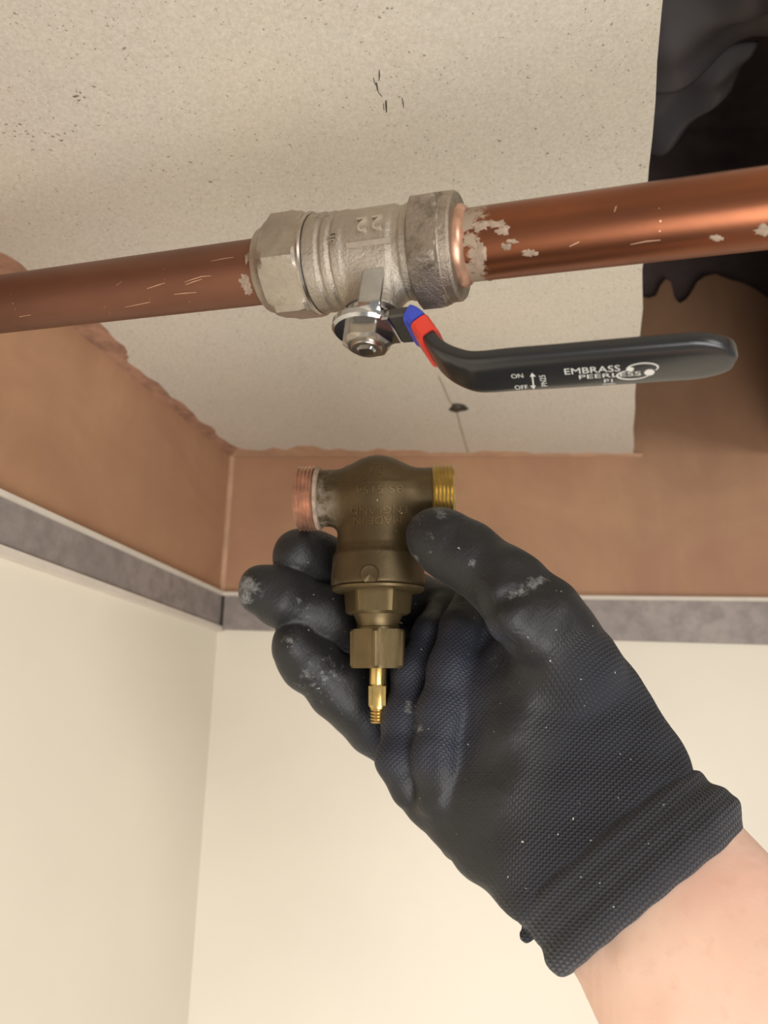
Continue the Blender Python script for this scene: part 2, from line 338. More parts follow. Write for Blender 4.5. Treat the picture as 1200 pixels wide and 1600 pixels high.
# smears of plaster that spread from the left wall on to the board
def smear(name, a, b, widths, inward, mat, thick=0.0008):
    a, b, inward = Vector(a), Vector(b), Vector(inward); n = len(widths)*6; V, F = [], []
    for i in range(n+1):
        t = i/n; k = min(int(t*(len(widths)-1)), len(widths)-2); u = t*(len(widths)-1)-k
        w = widths[k]*(1-u)+widths[k+1]*u; w *= 1+0.16*math.sin(i*0.83+t*9)+0.22*math.sin(i*0.37+2)+0.10*math.sin(i*1.61)
        p = a.lerp(b, t); q = p+inward*max(w, 0.0006)
        V += [Vector((p.x, p.y, HB+0.001)), Vector((p.x, p.y, HB-thick*2.0)), Vector((q.x, q.y, HB-thick*0.35)), Vector((q.x, q.y, HB+0.001))]
    for i in range(n):
        o = 4*i
        F += [(o+j, o+(j+1) % 4, o+4+(j+1) % 4, o+4+j) for j in range(4)]
    F += [(0, 1, 2, 3), (4*n+3, 4*n+2, 4*n+1, 4*n)]
    return mesh(name, V, F, mat, board, 40, 1.0)
smear('plaster_smear', cz-dl*0.0, cz+dl*0.62, [.012, .014, .010, .007, .012, .016, .020, .010, .014, .026, .012, .014, .012, .02, .015, .012], nl, 'plaster_dark')
smear('plaster_smear', cz+Vector((0, -.0005, 0)), Vector((0.235, YB-.0005, 0)), [.014, .016, .018, .013, .014, .010, .008, .007, .009, .006, .004, .005, .004], (0, -1, 0), 'caulk')
for pts, w in [([(120, 528), (150, 540), (178, 552), (200, 560)], (.002, .006, .008, .002)), ([(212, 582), (240, 600), (262, 622), (285, 640)], (.001, .004, .003, .001)), ([(80, 520), (112, 532)], (.004, .001))]:
    board_mark('plaster_streak', pts, w, 'plaster_dark', 0.0006)
# caulk bead down the inside corner
bead = structure(mesh('trim_corner', [(XC+dx, YB-0.0001-dy, z) for z in (ZS1+0.002, HB) for dx, dy in ((-.002, .001), (.001, .0022), (.004, .0003), (0.0, -.002))], [(0, 1, 5, 4), (1, 2, 6, 5), (2, 3, 7, 6), (3, 0, 4, 7), (0, 1, 2, 3), (4, 5, 6, 7)], 'caulk', None, False, 1.0))
# galvanised metal strip along both walls, with its pale lips
s1 = cz+nl*0.0005
def bar(name, p, q, z0p, z1p, z0q, z1q, out, depth, mat, parent=None):
    p, q, out = Vector(p), Vector(q), Vector(out)*depth
    V = [(p.x, p.y, z0p), (q.x, q.y, z0q), (q.x, q.y, z1q), (p.x, p.y, z1p)]
    V += [(v[0]+out.x, v[1]+out.y, v[2]) for v in V]
    return mesh(name, V, [(0, 1, 2, 3), (7, 6, 5, 4), (0, 1, 5, 4), (1, 2, 6, 5), (2, 3, 7, 6), (3, 0, 4, 7)], mat, parent, False, 1.0)
zr1, zr0 = on_back(1200, 941).z, on_back(1200, 1008).z
xr = on_back(1200, 940).x; kx = (XR-XC)/(xr-XC); z1e, z0e = ZS1+(zr1-ZS1)*kx, ZS0+(zr0-ZS0)*kx
tb = structure(bar('trim_back', (XC+0.002, YB, 0), (XR, YB, 0), ZS0, ZS1, z0e, z1e, (0, -1, 0), 0.004, 'galvanised'))
bar('lip', (XC+0.002, YB, 0), (XR, YB, 0), ZS1-.0005, ZS1+.0028, z1e-.0005, z1e+.0028, (0, -1, 0), 0.006, 'white_trim', tb)
tl = structure(bar('trim_left', cz+nl*.0, cz+dl*FAR, ZS0, ZS1, ZS0, ZS1, nl, 0.004, 'galvanised'))
bar('lip', cz, cz+dl*FAR, ZS1-.0005, ZS1+.0028, ZS1-.0005, ZS1+.0028, nl, 0.006, 'white_trim', tl)
bar('lower_lip', cz, cz+dl*FAR, ZS0-.0015, ZS0+.002, ZS0-.008, ZS0+.002, nl, 0.006, 'white_trim', tl)
bar('joint_cover', cz+dl*0.004, cz-dl*0.0, ZS0-.001, ZS1+.001, ZS0-.001, ZS1+.001, nl, 0.006, 'plate_dark', tl)
# black sheeting hanging in the void above the opening
def sheet(name, label, c00, c10, c11, c01, amp, seed, n=26):
    r = random.Random(seed); ph = [r.uniform(0, 6) for _ in range(6)]; V, F = [], []
    c = [Vector(x) for x in (c00, c10, c11, c01)]; nn = (c[1]-c[0]).cross(c[3]-c[0]).normalized()
    for s in (0, 0.0015):
        for j in range(n+1):
            for i in range(n+1):
                u, v = i/n, j/n; p = c[0]*(1-u)*(1-v)+c[1]*u*(1-v)+c[2]*u*v+c[3]*(1-u)*v
                w = amp*(math.sin(5*u+3*v+ph[0])+0.6*math.sin(9*u-4*v+ph[1])+0.4*math.sin(3*u+11*v+ph[2]))
                V.append(p+nn*(w+s))
    N = (n+1)**2
    for j in range(n):
        for i in range(n):
            a = j*(n+1)+i; q = (a, a+1, a+n+2, a+n+1); F += [q, tuple(N+x for x in q[::-1])]
    rim = [i for i in range(n+1)]+[j*(n+1)+n for j in range(1, n+1)]+[n*(n+1)+i for i in range(n-1, -1, -1)]+[j*(n+1) for j in range(n-1, 0, -1)]
    for a, b in zip(rim, rim[1:]+rim[:1]): F.append((b, a, N+a, N+b))
    o = mesh(name, V, F, 'membrane', None, True, 1.0); o['label'] = label; o['category'] = 'sheeting'; o['group'] = 'dark sheeting in the ceiling void'; return o
def hp(px, py, z): return on_board(px, py, HB+z)
sheet('dark_sheet', 'dark grey sheeting high in the ceiling void at the top right corner', hp(1000, -40, .10), hp(1260, -60, .10), hp(1215, 60, .13), hp(985, 150, .13), .006, 1)
sheet('dark_sheet', 'darker folded sheeting behind the copper pipe in the ceiling void', hp(985, 120, .16), hp(1185, 60, .15), hp(1125, 165, .16), hp(1000, 250, .18), .006, 2)

# ---------------------------------------------------------------- pipe line and ball valve
P0 = at(0, 476, 0.293); P1 = at(1200, 325, 0.203); ax = (P1-P0).normalized()
O = P0+ax*0.1565
zv = Vector((0, 0, 1)); zv = (zv-ax*zv.dot(ax)).normalized(); yv = zv.cross(ax)      # x along the pipe, z up, y away from the viewer
MV = frame(ax, yv, zv, O)
to_cam = MV.inverted().to_3x3()@(CAM-O); phi_c = math.atan2(to_cam.z, to_cam.y)        # angle about the pipe that faces the viewer
def pipe(name, label, x0, x1, mat):
    o = turned(name, [(x0, 9.6), (x0, 11), (x0+1, 11)]+[(x0+(x1-x0)*i/24, 11) for i in range(1, 24)]+[(x1-1, 11), (x1, 11), (x1, 9.6)], None, 'x', mat, None, n=96, smooth=40)
    o.matrix_world = MV; o['label'] = label; o['category'] = 'pipe'; return o
pipe_l = pipe('copper_pipe', 'dull brown scratched copper pipe running left from the valve to the plaster wall', -196, -34, 'copper_dull')
pipe_r = pipe('copper_pipe', 'shiny orange copper pipe with flux residue running right from the valve', 27, 380, 'copper_bright')
def pipe_mark(parent, pts, wid, mat, name='scratch', r=11.03, thick=0.0):
    V, F = [], []
    for i, (x, deg) in enumerate(pts):
        a = pts[max(i-1, 0)]; b = pts[min(i+1, len(pts)-1)]; tx, ty = b[0]-a[0], math.radians(b[1]-a[1])*11; L = math.hypot(tx, ty) or 1; nx, ny = -ty/L, tx/L
        w = wid*math.sin(math.pi*(i+0.6)/(len(pts)+0.2))
        for s in (1, -1):
            xx, an = x+nx*w*s, phi_c+math.radians(deg)-ny*w*s/11
            V.append((xx, r*math.cos(an), r*math.sin(an)))
    F = [(2*i, 2*i+1, 2*i+3, 2*i+2) for i in range(len(pts)-1)]
    return mesh(name, V, F, mat, parent)
# angle: negative is higher on the pipe as the viewer sees it
def onpipe(px, py):                       # (x mm, angle deg) of the point on the pipe seen at a pixel
    r = ray(px, py); Mi = MV.inverted(); o = Mi@CAM; d = Mi.to_3x3()@r
    A = d.y**2+d.z**2; B = o.y*d.y+o.z*d.z; Cc = o.y**2+o.z**2-0.011**2; q = max(B*B-A*Cc, 0); tt = (-B-math.sqrt(q))/A; p = o+d*tt
    return (p.x*1000, math.degrees(math.atan2(p.z, p.y)-phi_c))
def marks(parent, lst, wid, mat, name='scratch'):
    for pts in lst: pipe_mark(parent, [onpipe(*p) for p in pts], wid, mat, name)
marks(pipe_l, [[(158, 462), (163, 480), (172, 490), (187, 500)], [(288, 441), (302, 436), (315, 432), (330, 431)], [(290, 445), (303, 440), (316, 436)], [(230, 451), (245, 446), (258, 442)], [(195, 480), (215, 476), (234, 472), (234, 465)],
               [(290, 460), (296, 472), (310, 483)], [(272, 460), (290, 458), (307, 457)], [(17, 460), (20, 474), (24, 484)], [(256, 420), (258, 437)], [(182, 446), (190, 440)], [(30, 495), (48, 492)], [(330, 408), (350, 404), (365, 402)]], 0.10, 'scratch')
marks(pipe_r, [[(1030, 325), (1032, 345), (1031, 362)], [(985, 382), (1010, 377), (1032, 375)], [(960, 331), (963, 322)], [(890, 385), (905, 378)]], 0.22, 'scratch')
def blob(parent, px, py, rx, ry, seed, mat='flux', name='flux_residue'):
    r = random.Random(seed); V, F = [], []; n = 22; c = onpipe(px, py)
    ring = []
    for i in range(n):
        a = 2*math.pi*i/n; k = r.uniform(0.55, 1.15); p = onpipe(px+rx*k*math.cos(a), py+ry*k*math.sin(a)); ring.append(p)
    for rad, mixk in ((10.9, 1.0), (11.12, 0.8), (11.25, 0.4)):
        for p in ring:
            x = c[0]+(p[0]-c[0])*mixk; an = phi_c+math.radians(c[1]+(p[1]-c[1])*mixk); q = rad+r.uniform(-.06, .06)
            V.append((x, q*math.cos(an), q*math.sin(an)))
    an = phi_c+math.radians(c[1]); V.append((c[0], 11.2*math.cos(an), 11.2*math.sin(an)))
    for j in range(2): F += [(j*n+i, j*n+(i+1) % n, (j+1)*n+(i+1) % n, (j+1)*n+i) for i in range(n)]
    F += [(2*n+i, 2*n+(i+1) % n, 3*n) for i in range(n)]
    return mesh(name, V, F, mat, parent, True)
for i, a in enumerate([(382, 440, 9, 16), (388, 452, 8, 12), (386, 400, 4, 16)]): blob(pipe_l, *a, 10+i)
for i, a in enumerate([(752, 345, 16, 22), (776, 350, 24, 8), (786, 360, 14, 10), (752, 395, 10, 24), (790, 385, 10, 7), (828, 395, 16, 7), (800, 377, 12, 4), (746, 410, 12, 14), (1120, 372, 14, 7), (1192, 360, 16, 12)]): blob(pipe_r, *a, 30+i)

valve = thing('ball_valve', 'nickel plated lever ball valve with black handle joining the two copper pipes', 'valve', MV)
SX = 2.5                                  # stem axis along the pipe
def vbody(P):
    x = P[..., 0]; r = np.hypot(P[..., 1], P[..., 2])
    prof_x = np.array([-30, -18.2, -17.8, -13.0, -12.6, -11.8, -11.4, -9.2, -8.8, -8.2, -7.8, -5.0, -4.0, 10.4, 11.6, 13.8, 14.2, 16.6, 17.2, 24], np.float32)
    prof_r = np.array([14.2, 14.2, 15.9, 15.9, 15.2, 15.2, 15.7, 15.7, 15.0, 15.0, 15.6, 15.6, 15.3, 15.3, 14.5, 14.5, 15.0, 15.0, 14.0, 14.0], np.float32)
    d = (r-np.interp(x, prof_x, prof_r))*0.85
    d = smax(d, np.abs(x+1)-23, 1.0)
    rb = np.hypot(x-SX-1.2, P[..., 1]); z = P[..., 2]
    boss = np.maximum(rb-8.4, np.maximum(z, -21.5-z)); d = smin(d, boss, 5.0)
    return d
sdf_object('body', vbody, (-32, -20, -24), (24, 20, 18), 0.45, 'nickel', valve)
# raised marks: turned upside down, as the valve is fitted
def on_body(xc, deg, r=15.75, rot=180):
    def f(u, v, w):
        if rot == 180: u, v = -u, -v
        elif rot == 90: u, v = -v, u
        a = phi_c+math.radians(deg)-v/r
        return (xc+u, (r+w)*math.cos(a), (r+w)*math.sin(a))
    return f
DEG22 = -40
lettering('22', 7.4, on_body(5.2, DEG22), 'chrome_dull', valve, 0.45, 1.1, space=1.2)
for i, (u0, u1, v0, v1) in enumerate([(-7.2, 7.2, -7.4, -5.8)]):
    fn = on_body(5.2, DEG22, rot=0); V = [fn(u0+(u1-u0)*k/6, v, w) for w in (-.9, .3) for v in (v0, v1) for k in range(7)]
    F = [(k, k+1, 7+k+1, 7+k) for k in range(6)]+[(14+k, 14+k+1, 21+k+1, 21+k) for k in range(6)]+[(k, k+1, 14+k+1, 14+k) for k in range(6)]+[(7+k, 8+k, 22+k, 21+k) for k in range(6)]+[(0, 7, 21, 14), (6, 13, 27, 20)]
    mesh('raised_bar', V, F, 'chrome_dull', valve)
lettering('40', 4.0, on_body(-6.2, DEG22+14, 15.95, 90), 'nickel_nut', valve, 0.6)
# compression nuts
def ball_nut(name, prof, af, phase, mat, cham):
    o = turned(name, prof, hexr(af, phase), 'x', mat, valve, n=144, smooth=24, a0=phase); return o
PH = phi_c-math.radians(13)
ball_nut('compression_nut', [(-37.4, 11.1), (-37.4, 13.2), (-36.8, 14.0), (-35.4, 14.5), (-34.4, 14.9), (-33.0, 16.2), (-30.6, 18.4), (-22.2, 18.6), (-20.2, 17.6), (-19.2, 16.4), (-18.9, 14.6)], 31.6, PH, 'nickel_nut', 0)
turned('seal_ring', [(-19.3, 14.8), (-19.3, 16.6), (-18.4, 16.8), (-17.8, 16.2), (-17.8, 14.8)], None, 'x', 'steel', valve)
ball_nut('compression_nut', [(16.6, 14.2), (16.7, 16.0), (17.4, 17.8), (18.6, 19.4), (24.8, 19.6), (26.0, 18.4), (26.5, 17.4), (26.6, 16.8), (27.0, 16.6), (29.4, 16.6), (30.2, 16.0), (30.5, 14.2), (30.5, 11.1)], 33.4, phi_c+math.radians(4), 'nickel_dirty', 0)
turned('olive', [(30.3, 11.1), (30.3, 12.6), (31.4, 12.6), (32.6, 11.9), (33.2, 11.1)], None, 'x', 'copper_thread', valve)
# lever
lever = None
def zat(k): return -k
stem = turned('stem', [(-34.2, 3.6), (-34.2, 4.6), (-33.6, 5.0), (-20, 5.0)], None, 'z', 'steel', valve, n=40, off=(SX, 0, 0))
turned('gland_ring', [(-23.2, 7.2), (-23, 7.8), (-21.4, 7.8), (-21.2, 8.4)], None, 'z', 'chrome', valve, n=48, off=(SX, 0, 0))
ln = turned('lever_nut', [(-33.0, 4.4), (-33.2, 5.4), (-33.0, 6.4), (-32.2, 7.9), (-29.0, 8.2), (-27.9, 7.9), (-27.9, 4.2)], hexr(14.2, phi_c+0.5), 'z', 'steel', valve, n=96, smooth=24, off=(SX, 0, 0))
turned('stem_flat', [(-34.9, 0.1), (-34.9, 2.4), (-34.3, 2.8), (-34.0, 3.4)], lambda r, s, a: min(r, 1.9/max(abs(math.sin(a)), .01)), 'z', 'chrome', ln, n=40, off=(SX, 0, 0))
# flat steel plate of the lever
out = [(SX-0.6+11.4*math.cos(a), 0.2+10.6*math.sin(a)) for a in [math.radians(d) for d in range(50, 311, 13)]]
out += [(9.5, -6.8), (11.5, -6.8), (11.5, 8.2), (9.5, 8.2)]
def plate(name, out, z0, z1, bev, mat, parent):
    n = len(out); cx = sum(p[0] for p in out)/n; cy = sum(p[1] for p in out)/n; V = []
    for z, k in ((z0, 1), (z0-0 if False else z0, 1)): pass
    def shr(p, e): d = math.hypot(p[0]-cx, p[1]-cy); return (p[0]-(p[0]-cx)/d*e, p[1]-(p[1]-cy)/d*e)
    for z, e in ((z0, bev), (z0+bev, 0), (z1-bev, 0), (z1, bev)):
        for p in out: q = shr(p, e); V.append((q[0], q[1], z))
    F = [tuple(range(n)), tuple(range(3*n, 4*n))[::-1]]+[(j*n+i, j*n+(i+1) % n, (j+1)*n+(i+1) % n, (j+1)*n+i) for j in range(3) for i in range(n)]
    return mesh(name, V, F, mat, parent, 30)
plate('lever_plate', out, -28.0, -24.4, 0.9, 'chrome', valve)
plate('lever_arm', [(11.3, -7.0), (19.0, -7.4), (19.0, 8.6), (11.3, 8.4)], -27.8, -24.6, 0.6, 'plate_dark', valve)  # dark reflection on the plate's underside is put into this part's colour
# bent stop tab standing up in front of the boss
V, F = [], []
for i in range(9):
    t = i/8
    if t < 0.45: u = t/0.45; y, z = -6.6-4.2*math.sin(u*math.pi/2), -27.6+3.4*(1-math.cos(u*math.pi/2))
    else: u = (t-.45)/.55; y, z = -10.8+0.3*u, -24.2+11.8*u
    a = math.pi/2*min(t/0.45, 1); ny, nz = math.sin(a), math.cos(a)
    for w in (-3.5, -3.0, 3.0, 3.5):
        for th in ((0.3, 1.5) if abs(w) > 3.2 else (0, 1.8)): V.append((SX+3.4+w, y+ny*th, z+nz*th))
for i in range(8):
    o = 8*i; rg = [0, 2, 4, 6, 7, 5, 3, 1]
    for a, b in zip(rg, rg[1:]+rg[:1]): F.append((o+a, o+b, o+8+b, o+8+a))
F += [tuple([0, 2, 4, 6, 7, 5, 3, 1]), tuple(64+x for x in [0, 2, 4, 6, 7, 5, 3, 1])]
mesh('stop_tab', V, F, 'chrome', valve, 50)
# handle swept along a bent path (x, z), section half width / half thickness
path = [(14.0, -26.4), (16.5, -26.7), (18.8, -27.6), (21.2, -30.2), (24.4, -35.0), (27.4, -39.4), (30.6, -42.4), (34, -44.6), (38, -46.4), (43, -46.9), (60, -47.1), (80, -47.1), (96, -47.1), (104, -47.1), (106.6, -47.1)]
wid = [7.4, 7.8, 8.2, 8.4, 8.6, 8.8, 9.0, 9.1, 9.2, 9.2, 9.3, 9.4, 9.4, 9.2, 8.6]
def dense(path, wid, n):
    p = np.array(path); L = np.concatenate([[0], np.cumsum(np.linalg.norm(np.diff(p, axis=0), axis=1))]); s = np.linspace(0, L[-1], n)
    q = np.stack([np.interp(s, L, p[:, 0]), np.interp(s, L, p[:, 1])], 1); w = np.interp(s, L, np.array(wid))
    for _ in range(6): q[1:-1] = 0.25*q[:-2]+0.5*q[1:-1]+0.25*q[2:]
    return s, q, w, L[-1]
S_, Q_, W_, LEN = dense(path, wid, 140)
def ydrift(x): u = min(max((x-14)/40, 0), 1); return -3.4*u*u*(3-2*u)-0.015*max(x-54, 0)
def sweep(name, s0, s1, grow, th, mat, end_round, parent, extra=0.0):
    V, F = [], []; m = 36; idx = [i for i in range(len(S_)) if s0 <= S_[i] <= s1]
    rows = [(i, 1.0) for i in idx]
    for i, _ in rows:
        a = Q_[max(i-1, 0)]; b = Q_[min(i+1, len(Q_)-1)]; t = (b-a)/np.linalg.norm(b-a); nn = np.array([-t[1], t[0]])
        w = W_[i]+grow; e = S_[i]
        if end_round:
            dd = LEN-e
            if dd < 13: w = min(w, W_[i]*math.sqrt(max(1-((13-dd)/13.0)**2.4, 0.0))+0.05)
            th2 = th*min(1, 0.25+math.sqrt(max(dd, 0)/2.5)) if dd < 2.5 else th
        else: th2 = th
        for k in range(m):
            a_ = 2*math.pi*k/m; cc, ss = math.cos(a_), math.sin(a_)
            y = w*math.copysign(abs(cc)**0.4, cc); h = (th2+grow)*math.copysign(abs(ss)**0.4, ss)
            # the sides of the handle curl up a little
            lift = (1.2 if y < 0 else 0.3)*min(max((e-16)/12, 0), 1)*max(0, (abs(y)/10.4))**3
            V.append((Q_[i][0]+nn[0]*(h+lift), y+ydrift(Q_[i][0]), Q_[i][1]+nn[1]*(h+lift)))
    n = len(rows)
    for j in range(n-1):
        for k in range(m): F.append((j*m+k, j*m+(k+1) % m, (j+1)*m+(k+1) % m, (j+1)*m+k))
    F += [tuple(range(m))[::-1], tuple(range((n-1)*m, n*m))]
    return mesh(name, V, F, mat, parent, 50)
handle = sweep('lever_handle', 13.0, 999, 0.0, 2.3, 'black_dip', True, valve)
sweep('steel_core', 1.0, 14, -0.5, 1.2, 'plate_dark', False, valve)
sweep('blue_band', 3.0, 9.4, 0.8, 2.2, 'blue_tape', False, valve)
sweep('red_band', 8.8, 15.6, 0.95, 2.3, 'red_tape', False, valve)
# white print on the underside of the handle
ZP = -47.1-2.33
def on_lever(xc, yc, rot=0):
    c, s = math.cos(rot), math.sin(rot)
    return lambda u, v, w: (xc+u*c-v*s, yc-(u*s+v*c), ZP)
PRINT = [('ON', 3.4, 50.8, -4.8, 0, 0.65), ('OFF', 3.4, 50.9, 1.9, 0, 0.65), ('PN25', 2.4, 57.6, -1.2, math.pi/2, 1.25), ('EMBRASS', 4.7, 70.8, -5.4, 0, 0.78), ('PEERLESS', 3.2, 75.2, -1.9, 0, 1.28), ('P1', 3.0, 75.0, 1.2, 0, 1.0)]
for body, size, x, y, rot, sx in PRINT:
    lettering(body, size, on_lever(x, y, rot), 'print_white', handle, sx=sx, name='print')
def flat(name, pts, w, closed=False):
    V, F = [], []; n = len(pts)
    for i, p in enumerate(pts):
        a = pts[(i-1) % n] if closed or i else p; b = pts[(i+1) % n] if closed or i < n-1 else p; tx, ty = b[0]-a[0], b[1]-a[1]; L = math.hypot(tx, ty) or 1
        ww = w(i/(n-1)) if callable(w) else w
        V += [(p[0]-ty/L*ww, p[1]+tx/L*ww, ZP), (p[0]+ty/L*ww, p[1]-tx/L*ww, ZP)]
    F = [(2*i, 2*i+1, 2*i+3, 2*i+2) for i in range(n-1)]+([(2*n-2, 2*n-1, 1, 0)] if closed else [])
    mesh(name, V, F, 'print_white', handle)
flat('print', [(54.9, -4.6), (54.4, 2.0)], 0.2)
for sg, y0, xa in ((-1, -6.2, 55.0), (1, 3.4, 54.3)): mesh('print', [(xa, y0, ZP), (xa-0.8, y0-sg*2.2, ZP), (xa+0.8, y0-sg*2.2, ZP)], [(0, 1, 2)], 'print_white', handle)
flat('print', [(73.2, 2.9), (76.7, 2.9)], 0.14)
el = lambda cx, cy, rx, ry, a0, a1, tilt: [(cx+rx*math.cos(a)*math.cos(tilt)-ry*math.sin(a)*math.sin(tilt), cy+rx*math.cos(a)*math.sin(tilt)+ry*math.sin(a)*math.cos(tilt)) for a in [math.radians(a0+(a1-a0)*i/28) for i in range(29)]]
flat('print', el(83.6, -4.6, 3.9, 2.8, 175, 395, -0.05), lambda t: 0.12+0.2*math.sin(math.pi*t))
flat('print', el(81.4, -1.6, 4.2, 2.6, 20, 250, -0.05), lambda t: 0.15+0.18*math.sin(math.pi*t))
for cx, cy, rx, ry in ((80.6, -4.6, 0.95, 1.2), (85.4, -2.2, 1.3, 1.7)): mesh('print', [(cx+rx*math.cos(2*math.pi*i/20), cy+ry*math.sin(2*math.pi*i/20), ZP) for i in range(20)], [tuple(range(20))], 'print_white', handle)

# ---------------------------------------------------------------- old brass stop valve held upside down
SO = at(591, 777, 0.320)
sz = Vector((0.0, math.sin(math.radians(-7)), math.cos(math.radians(-7))))
sx_ = Vector((1, -0.087, 0)); sx_ = (sx_-sz*sx_.dot(sz)).normalized(); sy = sz.cross(sx_)
MS = frame(sx_, sy, sz, SO)
stop = thing('stop_valve', 'old tarnished brass stop valve held upside down in the gloved hand', 'valve', MS)
def sbody(P):
    x, y, z = P[..., 0], P[..., 1], P[..., 2]; r = np.hypot(x, y)
    d = np.linalg.norm(P-np.array([0, 0, 1.0], np.float32), axis=-1)-17.3
    rb = np.interp(-z, [-2, 0, 10, 22, 24.5, 26, 36, 38.2, 39], [16.6, 17.0, 17.2, 17.6, 18.2, 19.3, 19.8, 19.9, 19.2]).astype(np.float32)
    bar = np.maximum((r-rb)*0.97, np.maximum(z-2, -39-z)); d = smin(d, bar, 3.0)
    port = np.maximum(np.hypot(y, z)-12.4, np.abs(x+1)-29); d = smin(d, port, 5.0)
    d = smin(d, np.linalg.norm(P-np.array([-12, 9, 10], np.float32), axis=-1)-7.5, 4.0)
    # casting line behind the left port neck
    return d
sb, _ = sdf_object('body', sbody, (-33, -23, -42), (31, 23, 22), 0.55, 'brass_old', stop)
def thread(x0, x1, n, r0, r1, axis, mat, name='thread', inner=None, off=(0, 0, 0)):
    pr = [(x0, inner)] if inner else []
    for i in range(n):
        a = x0+(x1-x0)*i/n; s = (x1-x0)/n; pr += [(a, r0), (a+s*0.5, r1), (a+s*0.95, r0)]
    if inner: pr += [(x1, r0), (x1, inner), (x0+(x1-x0)*0.3, inner-.5)]
    return turned(name, pr, None, axis, mat, stop, n=64, smooth=50, off=off, cap=True)
thread(23.5, 33.0, 6, 12.7, 13.7, 'x', 'brass_thread', inner=11.0)
thread(-27.0, -35.0, 5, 13.2, 14.3, 'x', 'copper_thread', inner=11.0)
turned('collar', [(-24.8, 12.0), (-25.2, 13.7), (-26.6, 14.0), (-27.1, 13.0)], None, 'x', 'flux', stop)
turned('flange', [(-41.2, 14), (-41.0, 18.6), (-40.4, 19.4), (-39.4, 19.4), (-38.9, 18.6)], None, 'z', 'brass_gland', stop)
turned('bonnet', [(-50.6, 9), (-50.6, 12.0), (-49.6, 13.6), (-40.9, 14.6), (-40.8, 10)], hexr(25.2, 0), 'z', 'brass_gland', stop, n=144, smooth=22)
turned('neck', [(-57, 8.6), (-56.6, 9.0), (-55.8, 9.0), (-55.4, 8.6), (-54.0, 8.8), (-52.0, 9.6), (-50.4, 10.6)], None, 'z', 'brass_gland', stop)
turned('gland_nut', [(-72.4, 8), (-72.4, 11.2), (-71.4, 12.4), (-57.8, 12.6), (-56.8, 11.6), (-56.8, 8)], hexr(21.8, -math.pi/2), 'z', 'brass_gland', stop, n=144, smooth=22)
sq = lambda r, s, a: min(r, 3.5/max(abs(math.cos(a)), abs(math.sin(a))))
turned('spindle', [(-79.2, 3.4), (-79.0, 3.5), (-72.0, 3.6)], None, 'z', 'brass_bright', stop, n=40)
turned('spindle_square', [(-88.6, 3.3), (-87.2, 4.9), (-79.6, 5.0), (-79.0, 3.8)], sq, 'z', 'brass_bright', stop, n=64, smooth=22)
thread(-88.0, -94.2, 5, 2.8, 3.4, 'z', 'brass_bright', name='spindle_thread')
Mi = MS.inverted(); vdir = np.array((Mi.to_3x3()@(SO-CAM).normalized())); vdir[0] = 0; vdir /= np.linalg.norm(vdir)
def on_stop(xc, zc, rot=True):
    def f(u, v, w):
        if rot: u, v = -u, -v
        h = surface_hit(sbody, np.array([xc+u, 0, zc+v])-vdir*40, vdir, 60); return tuple(h-vdir*(w+0.12))
    return f
for body, size, x, z, s_ in [('MADE IN', 4.4, 1.0, -9.4, 1.15), ('ENGLAND', 4.4, 1.6, -5.2, 1.15), ('BS 5154', 4.6, 2.0, 3.6, 1.3), ('3/4', 4.6, 0.6, 12.0, 1.0)]:
    lettering(body, size, on_stop(x, z), 'brass_letter', stop, 0.22, s_, name='cast_lettering')
V, F = [], []
fn = on_stop(-1.5, -31.3)
for rr, w in ((3.9, -0.8), (3.9, 0.25), (3.5, 0.55), (3.0, 0.35), (0.01, 0.35)):
    for i in range(28): a = 2*math.pi*i/28; V.append(fn(rr*math.cos(a), rr*math.sin(a), w))
for j in range(4): F += [(j*28+i, j*28+(i+1) % 28, (j+1)*28+(i+1) % 28, (j+1)*28+i) for i in range(28)]
mesh('cast_boss', V, F, 'brass_old', stop, 40)

# ---------------------------------------------------------------- person: gloved right hand and bare forearm
HAND = at(840, 1150, 0.28)                # local frame of the hand: x right, y up, z towards the viewer, millimetres
MH = frame(cX, cU, -cF, CAM)
def h3(px, py, d): return np.array([(px-600)/FOC*d, (800-py)/FOC*d, -d], np.float32)
def hc(*pts): return [(h3(px, py, d), r*d/FOC) for px, py, d, r in pts]
index_f = hc((464, 866, 327, 39), (492, 874, 336, 42), (545, 893, 347, 42), (620, 925, 354, 43), (720, 965, 335, 46))
middle_f = hc((408, 922, 317, 38), (438, 932, 319, 45), (500, 962, 326, 47), (570, 1000, 336, 47), (650, 1030, 340, 46), (730, 1050, 322, 46))
ring_f = hc((460, 1008, 314, 38), (482, 1034, 317, 44), (530, 1074, 322, 49), (590, 1130, 327, 49), (650, 1180, 324, 46), (700, 1190, 304, 46))
little_f = hc((530, 1075, 345, 30), (590, 1135, 342, 34), (650, 1190, 318, 40), (700, 1230, 300, 44))
ridge1 = hc((690, 950, 330, 22), (672, 990, 318, 26), (648, 1055, 308, 32), (633, 1125, 300, 36), (624, 1190, 290, 33), (642, 1230, 290, 29), (682, 1268, 296, 24))
ridge2 = hc((738, 930, 318, 28), (722, 985, 304, 33), (705, 1050, 295, 37), (694, 1120, 288, 40), (684, 1190, 283, 42), (690, 1240, 283, 40), (716, 1310, 292, 34))
thumb = hc((677, 837, 292, 43), (694, 848, 291, 50), (735, 872, 288, 53), (788, 912, 281, 57), (845, 968, 277, 66), (905, 1050, 275, 70))
thenar = hc((845, 1060, 281, 62), (812, 1130, 281, 60), (800, 1220, 278, 60), (840, 1320, 272, 60))
web = hc((792, 935, 272, 42), (802, 964, 269, 43), (848, 992, 269, 44))
filler = hc((752, 945, 318, 34), (765, 985, 308, 36), (780, 1040, 300, 40))
core = hc((600, 1030, 348, 40), (640, 1080, 338, 46), (680, 1140, 322, 46))
